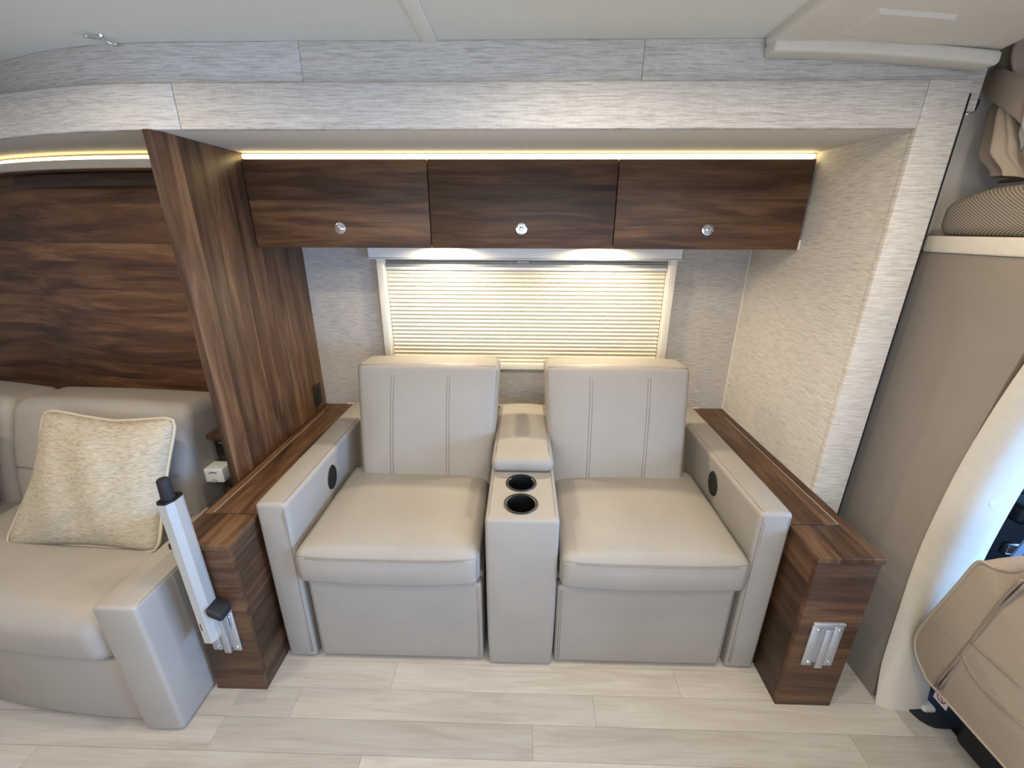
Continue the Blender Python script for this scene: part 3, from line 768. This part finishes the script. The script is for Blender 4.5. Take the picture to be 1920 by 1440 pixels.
# moulded front cap on the ceiling
cp = thing('front_cap', 'moulded cream plastic front cap joining the ceiling', 'cap', (.9, .6, 1.9))
def capfn(x, y, z, u, v, w):
    s_ = max(0, x-.65)/.6
    if w < 0: z -= .0 + .030*s_*s_*max(0, (y-1.2)/.15)
    return (x+.03*max(0, (1.35-y))*0, y, z)
rbox('shell', (.612, -.98, 1.937), (1.185, 1.352, 1.990), CAPM, cp, .016, (8, 12, 1), 3, capfn)
rbox('lip', (.618, 1.296, 1.917), (1.175, 1.357, 1.948), CAPM, cp, .010, (10, 1, 1), 3,
     lambda x, y, z, u, v, w: (x, y, z-.034*(max(0, x-.65)/.55)**1.6))
z_ = 1.9365
q0, q1, q2, q3 = at(1572, 64, z=z_), at(1648, 14, z=z_), at(1800, 26, z=z_), at(1800, 92, z=z_)
V = []
for q, in_ in ((q0, (.012, -.012)), (q1, (.012, .01)), (q2, (0, .01)), (q3, (0, -.012))):
    V += [(q.x, q.y, z_+.004), (q.x+in_[0], q.y+in_[1], z_-.007)]
mob('raised_panel', V, [(0, 2, 4, 6), (1, 3, 5, 7), (0, 2, 3, 1), (2, 4, 5, 3), (4, 6, 7, 5), (6, 0, 1, 7)], CAPM, cp)

# ------------------------------------------------------------------ cab seat, pedestal, door
PN = Vector((1, 0, .22)).normalized(); PC = Vector((1.25, .9, .19))
def sp_(u, v): return on_plane(u, v, PC, PN)
out = [(1735, 1275), (1716, 1232), (1712, 1200), (1725, 1172), (1760, 1132), (1795, 1092), (1822, 1060), (1838, 1053), (1862, 1064), (1895, 1070), (1925, 1062)]
P = [sp_(*q) for q in out]
cy_ = P[-1].y-.10                                     # symmetry line of the seat
mir = [Vector((p.x, 2*cy_-p.y, p.z)) for p in P[::-1]]
ring = smoothline(P, 5)+smoothline(mir, 5)
ring = ring[:-1] if (ring[0]-ring[-1]).length < 1e-4 else ring
cst = thing('cab_seat', 'taupe cab seat seen from behind in the lower right corner', 'seat', (1.32, cy_, .0))
cen = sum(ring, Vector())/len(ring); nrm = PN
layers = [(1.0, .014), (1.004, .05), (1.0, .10), (.96, .13), (.55, .15)]
V = []; n = len(ring)
fl_ = [(.955, .002), (.99, .004)]
for sc2, dp in [(.55, -.010)]+fl_+layers:
    V += [cen+(p-cen)*sc2+nrm*dp for p in ring]
nl = 1+len(fl_)+len(layers)
F = [(i*n+j, i*n+(j+1) % n, (i+1)*n+(j+1) % n, (i+1)*n+j) for i in range(nl-1) for j in range(n)]+[list(range(n))[::-1], [(nl-1)*n+j for j in range(n)]]
bkr = mob('backrest', V, F, CABSEAT, cst, True, 50)
tubes('edge_piping', [[cen+(p-cen)*.995+nrm*.004 for p in ring]], .0045, CABSEAT, bkr, 6, True)
def sl(pts, dx=0): return [sp_(*q)-nrm*(.0065+dx) for q in pts]
SEAMD = leather('cab_seam', (140, 127, 112), .7)
tubes('seam', [smoothline(sl([(1924, 1085), (1880, 1130), (1820, 1208), (1758, 1286)]), 5)], .004, SEAMD, bkr)
tubes('seam', [smoothline(sl([(1930, 1094), (1886, 1138), (1826, 1214), (1765, 1291)]), 5)], .004, SEAMD, bkr)
tubes('seam', [smoothline(sl([(1829, 1202), (1875, 1243), (1925, 1288)], .0045), 5), smoothline(sl([(1812, 1226), (1832, 1265), (1870, 1310), (1930, 1362)], .0045), 5)], .003, SEAMD, bkr)
rbox('seat_cushion', (1.40, cy_-.25, .30), (1.90, cy_+.25, .46), CABSEAT, cst, .04, (4, 4, 1), 3)
rbox('pedestal', (1.36, cy_-.17, .01), (1.80, cy_+.235, .30), BLACKM, cst, .01, k=1)
q = at(1764, 1310, x=1.355)
st_ = box('warning_sticker', (1.3572, q.y-.022, q.z-.022), (1.3596, q.y+.022, q.z+.022), plain('sticker_white', (225, 212, 212), .5), cst)
tubes('prohibition_sign', [[(1.3568, q.y+.013*math.cos(k_*math.pi/9), q.z+.013*math.sin(k_*math.pi/9)) for k_ in range(19)], [(1.3568, q.y-.009, q.z-.009), (1.3568, q.y+.009, q.z+.009)]], .0018, plain('sticker_red', (150, 80, 84), .5), st_)
pl = [(1.95, .35), (1.95, 1.0), (1.296, 1.0), (1.300, .985), (1.306, .968), (1.318, .955), (1.335, .946), (1.36, .944), (1.40, .944), (1.40, .35)]
n = len(pl); V = [(x, y, .0005) for x, y in pl]+[(x, y, .008) for x, y in pl]
F = [list(range(n))[::-1], list(range(n, 2*n))]+[(i, (i+1) % n, n+(i+1) % n, n+i) for i in range(n)]
tag(mob('seat_mounting_plate', V, F, BLACKM), 'black floor plate with rounded corner under the cab seat', 'floor plate')
cd = thing('cab_door', 'dark cab door seen through the cab opening', 'door', (1.9, 1.25, .05))
rbox('door_panel', (1.372, 1.20, .02), (2.6, 1.27, 1.05), NAVY, cd, .02, (4, 1, 4), 3)
rbox('armrest', (1.50, 1.10, .66), (2.2, 1.20, .72), NAVY, cd, .02, k=3)
rbox('handle_strip', (1.55, 1.192, .80), (2.0, 1.20, .815), STEELB, cd, .003, k=2)
a = at(1893, 1028, y=1.09)
bu = rbox('switch_panel', (a.x-.02, 1.085, a.z-.02), (a.x+.02, 1.10, a.z+.02), BLACK, cd, .003, k=1)
tubes('switch_outline', [[(a.x-.013, 1.084, a.z-.016), (a.x+.013, 1.084, a.z-.016), (a.x+.013, 1.084, a.z+.016), (a.x-.013, 1.084, a.z+.016)], [(a.x-.018+.0, 1.084, a.z), (a.x-.012, 1.084, a.z)]], .0012, ALU, bu, 5, True)
a = at(1912, 1030, y=1.06)
sb = thing('seat_belt', 'pale blue-grey seat belt strip in the dark cab', 'seat belt', (a.x, 1.06, .5))
V, F = box_g((a.x-.012, 1.055, a.z-.13), (a.x+.014, 1.06, a.z+.09), lambda x, y, z: (x+.25*(z-a.z), y, z)); mob('strap', V, F, STEELB, sb)
# cab shell and glass frame
tag(wall_hole('wall_cab_front', 0, .03, -1.0, 1.46, 0, 1.45, -.85, .95, .68, 1.40, NAVY), kind='structure', label='cab front wall around the windshield')
wf = D.objects['wall_cab_front']; wf.rotation_euler = (0, 0, R(90)); wf.location = (2.7, .23, 0)
tag(box('wall_cab_outer', (1.24, 1.30, 0), (2.8, 1.33, 1.44), NAVY), kind='structure', label='dark cab side wall')
tag(box('floor_cab', (1.385, -.98, -.003), (2.69, 1.295, .0004), BLACKM), kind='structure', label='dark carpet of the cab floor')
